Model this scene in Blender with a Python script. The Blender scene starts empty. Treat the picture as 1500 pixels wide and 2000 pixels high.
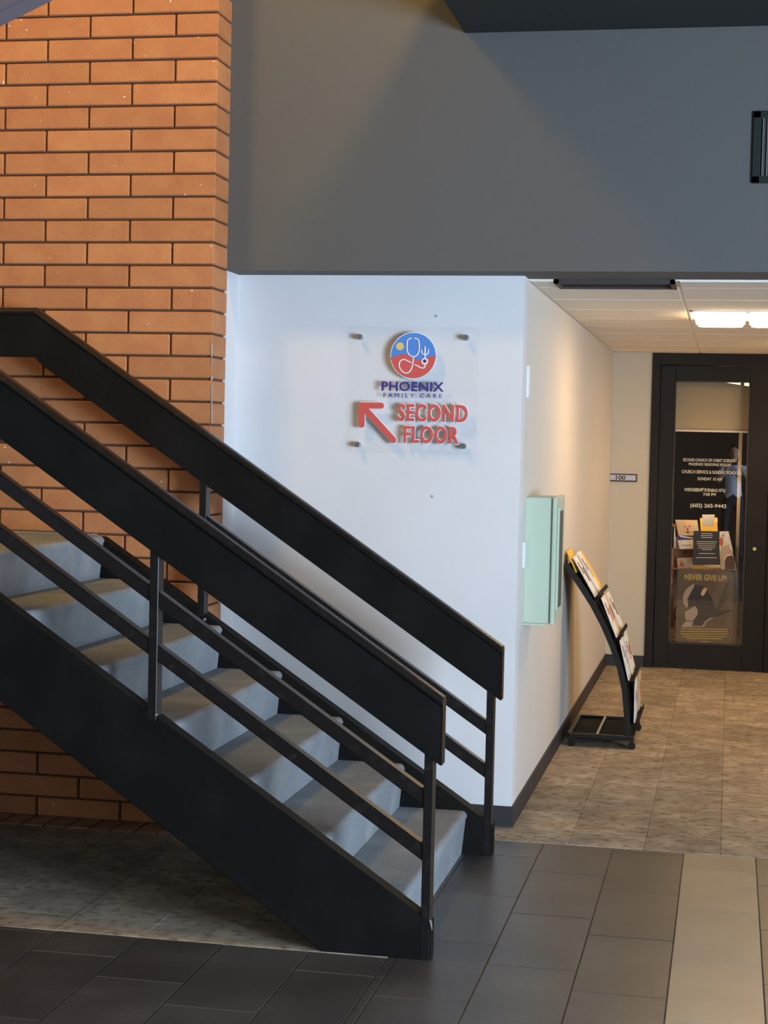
import bpy, bmesh, math, random
from mathutils import Vector, Matrix
random.seed(7)
S = bpy.context.scene
COL = S.collection

# ------------------------------------------------------------------ camera
F_PX, CAM_H = 3380.1, 1.70
R_ = Vector((0.98030917, 0.19618536, 0.02247763))
U_ = Vector((-0.02993211, 0.03511489, 0.99893494))
FW = Vector((-0.19518711, 0.97993788, -0.04029569))
cd = bpy.data.cameras.new('camera'); cam = bpy.data.objects.new('camera', cd); COL.objects.link(cam)
cd.sensor_fit = 'HORIZONTAL'; cd.sensor_width = 36; cd.lens = 36 * F_PX / 1500
cd.clip_start = 0.05; cd.clip_end = 200
cam.matrix_world = Matrix(((R_.x, U_.x, -FW.x, 0), (R_.y, U_.y, -FW.y, 0), (R_.z, U_.z, -FW.z, CAM_H), (0, 0, 0, 1)))
S.camera = cam

# ------------------------------------------------------------------ world, exposure, large lights
S.view_settings.view_transform = 'Standard'; S.view_settings.look = 'None'
S.view_settings.gamma = 1; S.view_settings.use_curve_mapping = False; S.view_settings.exposure = 0.0
w = bpy.data.worlds.new('world'); S.world = w; w.use_nodes = True
w.node_tree.nodes['Background'].inputs[0].default_value = (0.55, 0.7, 1.0, 1)
w.node_tree.nodes['Background'].inputs[1].default_value = 0.3
WARM = (1.0, 0.62, 0.15); HALLC = (1.0, 0.60, 0.26); DAY = (0.60, 0.79, 1.0)

def area(name, loc, target, sx, sy, power, color):
    l = bpy.data.lights.new(name, 'AREA'); l.shape = 'RECTANGLE'; l.size = sx; l.size_y = sy
    l.energy = power; l.color = color
    o = bpy.data.objects.new(name, l); COL.objects.link(o); o.location = loc
    d = Vector(target) - Vector(loc); o.rotation_euler = d.to_track_quat('-Z', 'Y').to_euler()
    return o
# daylight through the lobby's glazing (right-hand wall, and the entrance behind the photographer)
area('daylight_side_glazing', (3.95, 3.0, 1.4), (-3.0, 5.2, 1.4), 4.8, 2.0, 1180, DAY)
area('daylight_entrance', (2.7, -3.85, 1.7), (-0.2, 5.0, 1.5), 2.2, 2.6, 75, DAY)
# warm atrium downlights high above the stair
def spotpoint(name, loc, power, color, r):
    l = bpy.data.lights.new(name, 'POINT'); l.energy = power; l.color = color; l.shadow_soft_size = r
    o = bpy.data.objects.new(name, l); COL.objects.link(o); o.location = loc
    return o
spotpoint('atrium_lamp_light', (-3.51, 4.9, 5.94), 310, WARM, 0.36)
spotpoint('atrium_lamp_light', (-0.55, 5.9, 4.95), 135, WARM, 0.13)

# ------------------------------------------------------------------ materials
def mat(name, color, rough=0.6, metal=0.0, spec=0.5, noise=None, noise2=None, bump=0.0, bscale=200, rnd=0.0, emit=None, estr=0, stretch=(1, 1, 1), fleck=None, coat=0):
    m = bpy.data.materials.new(name); m.use_nodes = True
    nt = m.node_tree; b = nt.nodes['Principled BSDF']
    b.inputs['Roughness'].default_value = rough; b.inputs['Metallic'].default_value = metal
    b.inputs['Specular IOR Level'].default_value = spec
    if coat: b.inputs['Coat Weight'].default_value = coat
    tc = nt.nodes.new('ShaderNodeTexCoord'); ge = nt.nodes.new('ShaderNodeNewGeometry')
    mp = nt.nodes.new('ShaderNodeMapping'); mp.inputs['Scale'].default_value = stretch
    nt.links.new(ge.outputs['Position'], mp.inputs['Vector'])
    c = list(color) + [1]
    sock = None
    def mix(fac, a, bcol):
        x = nt.nodes.new('ShaderNodeMix'); x.data_type = 'RGBA'
        if isinstance(fac, float): x.inputs[0].default_value = fac
        else: nt.links.new(fac, x.inputs[0])
        for s_, v in ((6, a), (7, bcol)):
            if isinstance(v, (list, tuple)): x.inputs[s_].default_value = v
            else: nt.links.new(v, x.inputs[s_])
        return x.outputs[2]
    def nz(scale, detail, lo, hi):
        n = nt.nodes.new('ShaderNodeTexNoise'); n.inputs['Scale'].default_value = scale; n.inputs['Detail'].default_value = detail
        nt.links.new(mp.outputs[0], n.inputs['Vector'])
        r = nt.nodes.new('ShaderNodeMapRange'); r.inputs[1].default_value = lo; r.inputs[2].default_value = hi
        nt.links.new(n.outputs[0], r.inputs[0]); return r.outputs[0]
    cur = c
    for ns in (noise, noise2):
        if ns:
            scale, detail, col2, lo, hi = ns
            cur = mix(nz(scale, detail, lo, hi), cur, list(col2) + [1])
    if rnd:
        oi = nt.nodes.new('ShaderNodeObjectInfo')
        r = nt.nodes.new('ShaderNodeMapRange'); r.inputs[3].default_value = 1 - rnd; r.inputs[4].default_value = 1 + rnd
        nt.links.new(oi.outputs['Random'], r.inputs[0])
        h = nt.nodes.new('ShaderNodeHueSaturation')
        nt.links.new(r.outputs[0], h.inputs['Value'])
        if isinstance(cur, (list, tuple)): h.inputs['Color'].default_value = cur
        else: nt.links.new(cur, h.inputs['Color'])
        cur = h.outputs[0]
    if fleck:
        v = nt.nodes.new('ShaderNodeTexNoise'); v.inputs['Scale'].default_value = fleck[0]; v.inputs['Detail'].default_value = 1
        nt.links.new(mp.outputs[0], v.inputs['Vector'])
        r = nt.nodes.new('ShaderNodeMapRange'); r.inputs[1].default_value = fleck[1]; r.inputs[2].default_value = fleck[1] + 0.02
        nt.links.new(v.outputs[0], r.inputs[0]); cur = mix(r.outputs[0], cur, list(fleck[2]) + [1])
    if isinstance(cur, (list, tuple)): b.inputs['Base Color'].default_value = cur
    else: nt.links.new(cur, b.inputs['Base Color'])
    if bump:
        n = nt.nodes.new('ShaderNodeTexNoise'); n.inputs['Scale'].default_value = bscale; n.inputs['Detail'].default_value = 3
        nt.links.new(mp.outputs[0], n.inputs['Vector'])
        bp = nt.nodes.new('ShaderNodeBump'); bp.inputs['Strength'].default_value = bump; bp.inputs['Distance'].default_value = 0.004
        nt.links.new(n.outputs[0], bp.inputs['Height']); nt.links.new(bp.outputs[0], b.inputs['Normal'])
    if emit:
        b.inputs['Emission Color'].default_value = list(emit) + [1]; b.inputs['Emission Strength'].default_value = estr
    return m

def glassmat(name, fac, tint=(1, 1, 1), rough=0.0):
    m = bpy.data.materials.new(name); m.use_nodes = True; nt = m.node_tree; nt.nodes.clear()
    o = nt.nodes.new('ShaderNodeOutputMaterial'); t = nt.nodes.new('ShaderNodeBsdfTransparent'); t.inputs[0].default_value = list(tint) + [1]
    g = nt.nodes.new('ShaderNodeBsdfGlossy'); g.inputs['Roughness'].default_value = rough
    x = nt.nodes.new('ShaderNodeMixShader'); x.inputs[0].default_value = fac
    nt.links.new(t.outputs[0], x.inputs[1]); nt.links.new(g.outputs[0], x.inputs[2]); nt.links.new(x.outputs[0], o.inputs[0])
    return m

M = {}
M['brick'] = mat('brick_clay', (0.53, 0.222, 0.083), 0.85, noise=(9, 4, (0.46, 0.165, 0.065), 0.35, 0.75), noise2=(160, 2, (0.30, 0.11, 0.05), 0.60, 0.75), bump=0.5, bscale=260, rnd=0.10, fleck=(38, 0.785, (0.75, 0.7, 0.62)))
M['mortar'] = mat('dark_mortar', (0.11, 0.05, 0.022), 0.95, bump=0.3)
M['paver'] = mat('paver_clay', (0.40, 0.24, 0.13), 0.9, noise=(14, 3, (0.28, 0.17, 0.09), 0.4, 0.7), bump=0.4, rnd=0.12)
M['white'] = mat('white_paint', (0.76, 0.725, 0.72), 0.75, noise=(2.2, 3, (0.73, 0.695, 0.69), 0.4, 0.65), bump=0.05, bscale=300)
M['hallwall'] = mat('hall_paint', (0.70, 0.64, 0.575), 0.7, bump=0.08, bscale=220)
M['beige'] = mat('beige_paint', (0.61, 0.53, 0.40), 0.75, bump=0.06, bscale=220)
M['charcoal'] = mat('charcoal_paint', (0.108, 0.102, 0.097), 0.85, bump=0.15, bscale=380)
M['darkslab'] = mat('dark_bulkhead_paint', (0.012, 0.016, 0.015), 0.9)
M['uppergrey'] = mat('violet_grey_paint', (0.17, 0.135, 0.15), 0.8)
M['black'] = mat('black_steel', (0.006, 0.0055, 0.005), 0.65, spec=0.12, noise=(5, 3, (0.010, 0.009, 0.008), 0.45, 0.7), bump=0.05, bscale=120)
M['blackrail'] = mat('black_rail_paint', (0.010, 0.008, 0.0075), 0.36, spec=0.38, noise=(30, 3, (0.022, 0.016, 0.013), 0.55, 0.75))
M['chip'] = mat('bare_metal', (0.7, 0.72, 0.75), 0.35, metal=0.8)
M['stepcarpet'] = mat('grey_step_carpet', (0.29, 0.30, 0.31), 0.97, spec=0.1, noise=(90, 4, (0.235, 0.245, 0.26), 0.4, 0.62), noise2=(4, 3, (0.35, 0.355, 0.36), 0.45, 0.7), bump=0.9, bscale=420)
M['carpet'] = mat('hall_carpet', (0.30, 0.24, 0.175), 0.97, spec=0.08, noise=(7, 10, (0.45, 0.36, 0.265), 0.40, 0.68), noise2=(26, 8, (0.16, 0.128, 0.10), 0.50, 0.72), bump=0.7, bscale=300, rnd=0.15, stretch=(0.85, 1.0, 1))
M['tile'] = mat('dark_porcelain', (0.052, 0.048, 0.047), 0.36, spec=0.5, noise=(3.2, 5, (0.078, 0.072, 0.068), 0.4, 0.7), noise2=(70, 3, (0.04, 0.038, 0.038), 0.5, 0.75), rnd=0.14, bump=0.04, bscale=160)
M['tile_sheen'] = mat('porcelain_reflection_tint', (0.25, 0.205, 0.15), 0.36, spec=0.5, noise=(3.2, 5, (0.21, 0.172, 0.13), 0.4, 0.7), rnd=0.08, bump=0.04, bscale=160)  # hall light mirrored in the floor, put into a lighter tile colour
M['grout'] = mat('grout', (0.20, 0.17, 0.145), 0.95)
M['subfloor'] = mat('subfloor', (0.06, 0.05, 0.045), 0.95)
M['basebd'] = mat('dark_rubber_base', (0.030, 0.026, 0.028), 0.6)
M['ceiltile'] = mat('ceiling_tile', (0.86, 0.79, 0.69), 0.9, bump=0.25, bscale=130, rnd=0.03)
M['tbar'] = mat('ceiling_grid_metal', (0.82, 0.76, 0.69), 0.5)
M['ventdark'] = mat('vent_brown', (0.05, 0.035, 0.035), 0.6)
M['lens'] = mat('lit_lens', (1, 0.9, 0.75), 0.5, emit=(1.0, 0.78, 0.48), estr=12)
M['mirrored_glow'] = mat('mirrored_light_glow', (1, 0.9, 0.75), 0.5, emit=(1.0, 0.75, 0.45), estr=2.2)  # glow for a light mirrored in the door glass
M['doorblack'] = mat('black_door_paint', (0.013, 0.0105, 0.008), 0.6, spec=0.25, noise=(3, 2, (0.017, 0.014, 0.010), 0.4, 0.7))
M['glass'] = glassmat('door_glass', 0.09)
M['acrylic'] = glassmat('clear_acrylic', 0.012, (0.992, 0.994, 0.994), 0.05)
M['brass'] = mat('brass', (0.65, 0.45, 0.18), 0.3, metal=1)
M['steel'] = mat('brushed_steel', (0.62, 0.60, 0.58), 0.3, metal=0.9)
M['mint'] = mat('pale_mint_enamel', (0.55, 0.61, 0.47), 0.4, spec=0.5)
M['slot'] = mat('dark_slot', (0.08, 0.09, 0.085), 0.6)
M['offwhite'] = mat('white_plastic', (0.82, 0.83, 0.85), 0.4)
M['navy'] = mat('navy_print', (0.045, 0.035, 0.22), 0.5)
M['red'] = mat('coral_red_print', (0.66, 0.10, 0.085), 0.5)
M['blue'] = mat('sky_blue_print', (0.09, 0.25, 0.66), 0.5)
M['yellow'] = mat('sun_yellow_print', (0.80, 0.56, 0.18), 0.5)
M['halo'] = mat('white_letter_edge', (0.86, 0.80, 0.80), 0.5)
M['letter'] = mat('cream_vinyl_letters', (0.72, 0.66, 0.52), 0.6)
M['paper'] = mat('paper_white', (0.80, 0.76, 0.70), 0.8, noise=(40, 2, (0.70, 0.62, 0.55), 0.5, 0.7))
M['paper_y'] = mat('paper_amber', (0.85, 0.50, 0.06), 0.7)
M['paper_tan'] = mat('paper_tan', (0.62, 0.46, 0.30), 0.8)
M['ink'] = mat('ink_brown', (0.15, 0.07, 0.05), 0.8)
M['inkred'] = mat('ink_red', (0.62, 0.13, 0.07), 0.8)
M['skinprint'] = mat('printed_skin_tone', (0.70, 0.42, 0.26), 0.8)
M['posterbg'] = mat('poster_tan', (0.14, 0.092, 0.047), 0.7, noise=(8, 4, (0.10, 0.068, 0.037), 0.4, 0.7))
M['posterdark'] = mat('poster_dark', (0.035, 0.026, 0.02), 0.7)
M['posterlight'] = mat('poster_light', (0.42, 0.34, 0.25), 0.7)
M['posterolive'] = mat('poster_olive_ink', (0.50, 0.38, 0.08), 0.7)
M['signblack'] = mat('notice_black', (0.035, 0.028, 0.022), 0.6)
M['wood'] = mat('orange_wood', (0.46, 0.22, 0.07), 0.55, noise=(6, 4, (0.34, 0.15, 0.045), 0.4, 0.7), stretch=(6, 6, 0.6))
M['reflection'] = mat('mirrored_ceiling_beige', (0.50, 0.40, 0.25), 0.9, bump=0.1)  # colour of a ceiling mirrored in the door glass
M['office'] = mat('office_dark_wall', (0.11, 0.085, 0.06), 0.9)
M['shirt'] = mat('pale_blue_shirt', (0.62, 0.70, 0.85), 0.9)
M['trousers'] = mat('dark_navy_trousers', (0.03, 0.035, 0.05), 0.9)
M['skin'] = mat('skin', (0.55, 0.33, 0.24), 0.6)
M['hair'] = mat('hair', (0.04, 0.025, 0.018), 0.8)
M['shoe'] = mat('shoe', (0.02, 0.02, 0.02), 0.5)
M['anchor'] = mat('filled_hole', (0.42, 0.42, 0.44), 0.8)

# ------------------------------------------------------------------ helpers
class MB:
    def __init__(s): s.bm = bmesh.new()
    def box(s, x0, x1, y0, y1, z0, z1, bev=0.0):
        b = bmesh.new(); bmesh.ops.create_cube(b, size=1)
        for v in b.verts:
            v.co = Vector(((x0 + x1) / 2 + v.co.x * (x1 - x0), (y0 + y1) / 2 + v.co.y * (y1 - y0), (z0 + z1) / 2 + v.co.z * (z1 - z0)))
        if bev: bmesh.ops.bevel(b, geom=b.edges[:], offset=bev, segments=1, affect='EDGES')
        s.join(b); return s
    def join(s, b):
        me = bpy.data.meshes.new('t'); b.to_mesh(me); b.free(); s.bm.from_mesh(me); bpy.data.meshes.remove(me)
    def prism(s, pts, a0, a1, axis='y', bev=0.0):
        """closed outline pts [(u,v)] extruded along axis; axis y -> (x,z), axis x -> (y,z), axis z -> (x,y)"""
        b = bmesh.new()
        def P(u, v, a): return {'y': (u, a, v), 'x': (a, u, v), 'z': (u, v, a)}[axis]
        lo = [b.verts.new(P(u, v, a0)) for u, v in pts]; hi = [b.verts.new(P(u, v, a1)) for u, v in pts]
        b.faces.new(lo); b.faces.new(hi[::-1]); n = len(pts)
        for i in range(n): b.faces.new((lo[i], hi[i], hi[(i + 1) % n], lo[(i + 1) % n]))
        bmesh.ops.recalc_face_normals(b, faces=b.faces[:])
        if bev: bmesh.ops.bevel(b, geom=b.edges[:], offset=bev, segments=2, affect='EDGES', clamp_overlap=True)
        s.join(b); return s
    def cyl(s, c, axis, r, h, n=20, r2=None, bev=0.0):
        b = bmesh.new(); bmesh.ops.create_cone(b, cap_ends=True, segments=n, radius1=r, radius2=r if r2 is None else r2, depth=h)
        if bev: bmesh.ops.bevel(b, geom=b.edges[:], offset=bev, segments=1, affect='EDGES', clamp_overlap=True)
        q = Vector((0, 0, 1)).rotation_difference(Vector(axis).normalized()).to_matrix().to_4x4()
        bmesh.ops.transform(b, matrix=Matrix.Translation(c) @ q, verts=b.verts[:]); s.join(b); return s
    def ball(s, c, r, sc=(1, 1, 1), n=16):
        b = bmesh.new(); bmesh.ops.create_uvsphere(b, u_segments=n, v_segments=n // 2, radius=r)
        for v in b.verts: v.co = Vector((v.co.x * sc[0] + c[0], v.co.y * sc[1] + c[1], v.co.z * sc[2] + c[2]))
        s.join(b); return s
    def tube(s, pts, r, n=8, flat=None):
        """swept tube along pts; flat = (axis index, scale) squashes"""
        b = bmesh.new(); pts = [Vector(p) for p in pts]; rings = []
        up = Vector((0.12, 1, 0.07)).normalized()
        for i, p in enumerate(pts):
            t = (pts[min(i + 1, len(pts) - 1)] - pts[max(i - 1, 0)]).normalized()
            if abs(t.dot(up)) > 0.95: up = Vector((1, 0.1, 0.2)).normalized()
            a = t.cross(up).normalized(); c = a.cross(t).normalized()
            rings.append([b.verts.new(p + (a * math.cos(2 * math.pi * k / n) + c * math.sin(2 * math.pi * k / n)) * r) for k in range(n)])
        for i in range(len(rings) - 1):
            for k in range(n): b.faces.new((rings[i][k], rings[i][(k + 1) % n], rings[i + 1][(k + 1) % n], rings[i + 1][k]))
        b.faces.new(rings[0][::-1]); b.faces.new(rings[-1])
        bmesh.ops.recalc_face_normals(b, faces=b.faces[:])
        s.join(b); return s
    def build(s, name, m, parent=None, smooth=False, origin=None):
        me = bpy.data.meshes.new(name)
        if parent is not None and origin is None: off = Vector(parent.matrix_world.translation)
        else: off = Vector(origin) if origin else Vector((0, 0, 0))
        wp = wpos(parent) if parent is not None else Vector((0, 0, 0))
        base = Vector(origin) if origin else wp
        for v in s.bm.verts: v.co -= base
        s.bm.to_mesh(me); s.bm.free()
        me.materials.append(m if not isinstance(m, str) else M[m])
        if smooth:
            for p in me.polygons: p.use_smooth = True
            me.set_sharp_from_angle(angle=math.radians(40))
        o = bpy.data.objects.new(name, me); COL.objects.link(o)
        if parent is not None: o.parent = parent
        o.location = base - wp
        return o
def wpos(o):
    p = Vector((0, 0, 0))
    while o is not None: p += o.location; o = o.parent
    return p
def box(name, m, x0, x1, y0, y1, z0, z1, parent=None, bev=0.0, origin=None):
    return MB().box(x0, x1, y0, y1, z0, z1, bev).build(name, m, parent, origin=origin)
def tag(o, label, cat, group=None):
    o['label'] = label; o['category'] = cat
    if group: o['group'] = group
    return o
def empty(name, loc, label=None, cat=None, group=None):
    o = bpy.data.objects.new(name, None); COL.objects.link(o); o.location = loc; o.empty_display_size = 0.1
    if label: tag(o, label, cat, group)
    return o
def struct(o): o['kind'] = 'structure'; return o
def pt(x, y, Y):
    """a point of the wall plane Y seen at photo pixel x,y (used for flat print laid on that plane)"""
    d = FW * F_PX + R_ * (x - 750) + U_ * (1000 - y); t = Y / d.y
    return (d.x * t, CAM_H + d.z * t)
def text(name, s, x0, x1, z0, z1, Y, m, parent, depth=0.002, bold=0.0, grow=0.0, space=1.0, ref=None):
    """raised or printed lettering facing -Y whose ink fills the box x0..x1, z0..z1"""
    c = bpy.data.curves.new('t', 'FONT'); c.body = s; c.size = 1; c.offset = bold; c.extrude = 0.01; c.resolution_u = 3; c.space_character = space
    o = bpy.data.objects.new('t', c); COL.objects.link(o); bpy.context.view_layer.update()
    me = bpy.data.meshes.new_from_object(o.evaluated_get(bpy.context.evaluated_depsgraph_get()))
    bpy.data.objects.remove(o); bpy.data.curves.remove(c)
    xs = [v.co.x for v in me.vertices]; ys = [v.co.y for v in me.vertices]
    ax, bx_, ay, by_ = min(xs), max(xs), min(ys), max(ys)
    if ref is not None:
        e = bold - ref; ax += e; bx_ -= e; ay += e; by_ -= e
    x0 -= grow; x1 += grow; z0 -= grow; z1 += grow
    wp = wpos(parent)
    for v in me.vertices:
        v.co = Vector((x0 + (v.co.x - ax) / (bx_ - ax) * (x1 - x0), Y - depth / 2 - v.co.z / 0.01 * depth / 2, z0 + (v.co.y - ay) / (by_ - ay) * (z1 - z0))) - wp
    me.materials.clear(); me.materials.append(M[m]); me.name = name
    o = bpy.data.objects.new(name, me); COL.objects.link(o); o.parent = parent
    return o
def flat(name, pts, Y, m, parent, d=0.0015):
    """a flat printed shape (outline in x,z) of thickness d whose front is at Y - d"""
    return MB().prism(pts, Y - d, Y, 'y').build(name, m, parent)
def PX(pts, Y): return [pt(x, y, Y) for x, y in pts]

# ------------------------------------------------------------------ key planes
YS = 5.55          # near face of the near stair stringer / edge of tile
YB = 7.22          # brick face
YU = 7.42          # charcoal upper wall
YW = 7.62          # white wall
YD = 13.53         # far wall with the door
XH = -0.909        # left wall of the hall
XB = -2.212        # right end of the brick wall
YC = 7.345         # tile / carpet line
ZC = 2.435         # hall ceiling
TOP = 6.6

# ================================================================== SETTING
# floor base
floor = MB().box(-6.2, 4.2, -4.2, 16.2, -0.12, -0.004).build('floor', 'grout'); struct(floor)
# --- dark tiles 0.295 x 0.64 laid in running thirds
def clip_rects(x0, x1, y0, y1, regions):
    for a0, a1, b0, b1 in regions:
        u0, u1, v0, v1 = max(x0, a0), min(x1, a1), max(y0, b0), min(y1, b1)
        if u1 - u0 > 0.02 and v1 - v0 > 0.02: yield u0, u1, v0, v1
SX = -1.060
tile_regions = [(SX, 2.05, 2.2, YC), (-4.6, SX, 2.2, YS)]
cache = {}
def slab_mesh(wd, ln, m, bev, th):
    k = (round(wd, 3), round(ln, 3), m)
    if k not in cache:
        mb = MB().box(-wd / 2, wd / 2, -ln / 2, ln / 2, -th, 0, bev)
        me = bpy.data.meshes.new(m); mb.bm.to_mesh(me); mb.bm.free(); me.materials.append(M[m]); cache[k] = me
    return cache[k]
def lay(name, x0, x1, y0, y1, gap, m, z, bev=0.002, th=0.013, dz=0.0, tilt=0.0):
    me = slab_mesh(x1 - x0 - gap, y1 - y0 - gap, m, bev, th)
    o = bpy.data.objects.new(name, me); COL.objects.link(o); o.parent = floor
    o.location = ((x0 + x1) / 2, (y0 + y1) / 2, z + random.uniform(-dz, dz))
    if tilt: o.rotation_euler = (random.uniform(-tilt, tilt), random.uniform(-tilt, tilt), 0)
    return o
TW, TL = 0.2958, 0.640
for k in range(-16, 8):
    x0 = -0.142 + TW * k
    off = (7.08 - 0.205 * k) % TL
    if k == -3 - 0: off = 6.434 % TL
    for j in range(2, 13):
        for r_ in clip_rects(x0, x0 + TW, off + TL * j, off + TL * (j + 1), tile_regions):
            lay('floor_tile', *r_, 0.0035, 'tile_sheen' if k == 0 else 'tile', 0.0, bev=0.0015, dz=0.0005, tilt=0.0008)  # one column carries the mirrored hall light in its colour
# lobby floor nearer than the camera's view: larger plain field, same porcelain
struct(MB().box(-6.1, 4.1, -4.1, 2.198, -0.013, 0.0).box(2.052, 4.1, 2.198, YU, -0.013, 0.0).box(-6.1, -4.602, 2.198, YS, -0.013, 0.0).build('floor', 'tile'))
# --- carpet tiles, 0.64 square
carpet_regions = [(-6.1, SX, YS, 7.02), (SX, 2.05, YC, YD), (SX, XH, YC, YW), (-2.2, SX, 7.02, YW)]
CT = 0.64
CW = 0.32
for i in range(-17, 11):
    for j in range(-5, 11):
        x0 = XH - 0.04 + CW * i; y0 = 7.345 + CT * j + (0.32 if i % 2 else 0.0)
        for (u0, u1, v0, v1) in clip_rects(x0, x0 + CW, y0, y0 + CT, [(-6.1, SX, YS, 7.02), (-2.2, SX, 7.02, YW), (SX, XH, YC, YW), (XH, 2.05, YC, YD)]):
            lay('carpet_tile', u0, u1, v0, v1, 0.0012, 'carpet', 0.002, bev=0.001, th=0.015, dz=0.0008)
# --- brick on edge border at the foot of the brick wall
k = 0
x = -2.155
while x > -4.6:
    lay('paver_brick', x - 0.103, x, 7.02, 7.215, 0.008, 'paver', 0.006 + random.uniform(-0.002, 0.002), bev=0.003, th=0.018)
    x -= 0.103
struct(MB().box(-1.1, 2.1, 13.6, 16.1, -0.013, 0.001).build('floor', 'carpet'))

# --- brick wall: dark mortar core, bricks proud of it
wl = MB().box(-6.1, XB - 0.012, YB + 0.012, YW + 0.1, 0, TOP).build('wall_left', 'mortar'); struct(wl)
BH, BL, BC = 0.0890, 0.3815, 0.0984
def brick_mesh(L, D, cut=0):
    key = ('brick', round(L, 3), D)
    if key not in cache:
        mb = MB().box(-L / 2, L / 2, 0, D, 0, BH, 0.004)
        me = bpy.data.meshes.new('brick'); mb.bm.to_mesh(me); mb.bm.free(); me.materials.append(M['brick']); cache[key] = me
    return cache[key]
z = 2.4525 - 25 * BC - BC + 0.0     # course line at the underside of the charcoal wall
course = -26
zs = []
z0 = 2.447 % BC
nc = 0
for c in range(-1, 42):
    zb = z0 + BC * c + 0.005
    if zb > 4.0: break
    rel = c - round((2.447 - z0) / BC)
    half = (rel % 2 == 0)
    xr = XB; first = True
    while xr > -4.7:
        L = 0.186 if (first and half) else BL
        if L + 0.009 < 0.02: break
        D = 0.205 if first else 0.09
        if zb < -0.02:
            pass
        o = bpy.data.objects.new('brick', brick_mesh(L, D)); COL.objects.link(o); o.parent = wl
        o.location = (xr - L / 2, YB + random.uniform(-0.0012, 0.0012), zb)
        if zb < 0:
            o.scale.z = (zb + BH) / BH; o.location.z = 0.001
            if zb + BH < 0.015: bpy.data.objects.remove(o)
        xr -= L + 0.0095; first = False

# white paint drips down the outer corner of the bricks
for (ya, yb, w_) in ((672, 696, .006), (733, 742, .008), (752, 790, .004), (792, 826, .005), (700, 712, .003)):
    p, q = pt(413.5, ya, YB - .004), pt(413, yb, YB - .004)
    MB().prism([(p[0] - w_ / 2, p[1]), (p[0] + w_ / 2, p[1] - .004), (q[0] + w_ / 3, q[1]), (q[0] - w_ / 4, q[1] - .003)], YB - .0035, YB + .002, 'y').build('paint_drip', 'anchor', wl)

# --- charcoal upper wall over the hall and stair, white recessed wall below
wu = struct(MB().box(XB - 0.012, XH, YU, YU + 0.18, 2.445, TOP).box(XH, 4.0, YU, 7.765, 2.445, TOP).build('wall_upper', 'charcoal'))
struct(MB().box(XB - 0.012, XH, YW, YW + 0.12, 0, 2.445).build('wall_back', 'white'))
struct(MB().box(XB - 0.06, XB + 0.0, YU + 0.003, YW + 0.01, 0, 2.444).build('trim_1', 'white'))
struct(MB().box(XH - 0.12, XH, YW + 0.12, YD + 0.1, 0, 2.6).build('wall_hall', 'hallwall'))
struct(MB().box(XB, XH - 0.0, YU + 0.18, YW + 0.12, 2.4452, 2.6).build('ceiling_edge', 'charcoal'))
# far wall: beige strip, header, right part
wf = struct(MB().box(XH, -0.608, YD, YD + 0.12, 0, 2.6).box(0.345, 2.1, YD, YD + 0.12, 0, 2.6).build('wall_far', 'beige'))
struct(MB().box(2.05, 2.17, YU + 0.18, YD + 0.1, 0, 2.6).build('wall_hall_right', 'beige'))
# lobby shell out of the frame
struct(MB().box(-6.2, -6.1, -4.2, YW, 0, TOP).build('wall_far_left', 'white'))
struct(MB().box(-6.2, 4.2, -4.2, -4.1, 0, TOP).build('wall_front', 'charcoal'))
struct(MB().box(4.1, 4.2, -4.2, YU + 0.1, 0, TOP).build('wall_right', 'white'))
struct(MB().box(2.17, 4.1, YU, YU + 0.12, 0, 2.445).build('wall_side', 'white'))
struct(MB().box(-6.2, 4.2, -4.2, YW + 0.1, TOP, TOP + 0.1).build('ceiling_upper', 'charcoal'))
# window frames for the glazing that lets the daylight in
def window(name, along, fixed, a0, a1, z0, z1, n):
    o = MB()
    def b(p0, p1, q0, q1):
        if along == 'y': o.box(fixed - 0.04, fixed + 0.06, p0, p1, q0, q1, 0.004)
        else: o.box(p0, p1, fixed - 0.06, fixed + 0.04, q0, q1, 0.004)
    b(a0 - 0.06, a1 + 0.06, z0 - 0.06, z0); b(a0 - 0.06, a1 + 0.06, z1, z1 + 0.06)
    for i in range(n + 1):
        a = a0 + (a1 - a0) * i / n; b(a - 0.03, a + 0.03, z0, z1)
    return struct(o.build(name, 'doorblack'))
window('window_1', 'y', 4.05, 0.6, 5.4, 0.4, 2.4, 3)
window('window_2', 'x', -4.04, 1.6, 3.8, 0.4, 3.0, 2)
# dark bulkhead (upper floor edge) above the hall mouth
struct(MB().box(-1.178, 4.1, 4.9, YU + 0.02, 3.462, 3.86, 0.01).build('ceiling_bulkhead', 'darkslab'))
# baseboards
struct(MB().box(XB + 0.0, XH + 0.010, YW - 0.012, YW + 0.01, 0, 0.092).build('baseboard_back', 'basebd'))
struct(MB().box(XH - 0.01, XH + 0.010, YW + 0.010, YD, 0, 0.092).build('baseboard_hall', 'basebd'))
struct(MB().box(XH, -0.608, YD - 0.010, YD + 0.01, 0, 0.088, 0.002).build('baseboard_far', 'basebd'))

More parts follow.
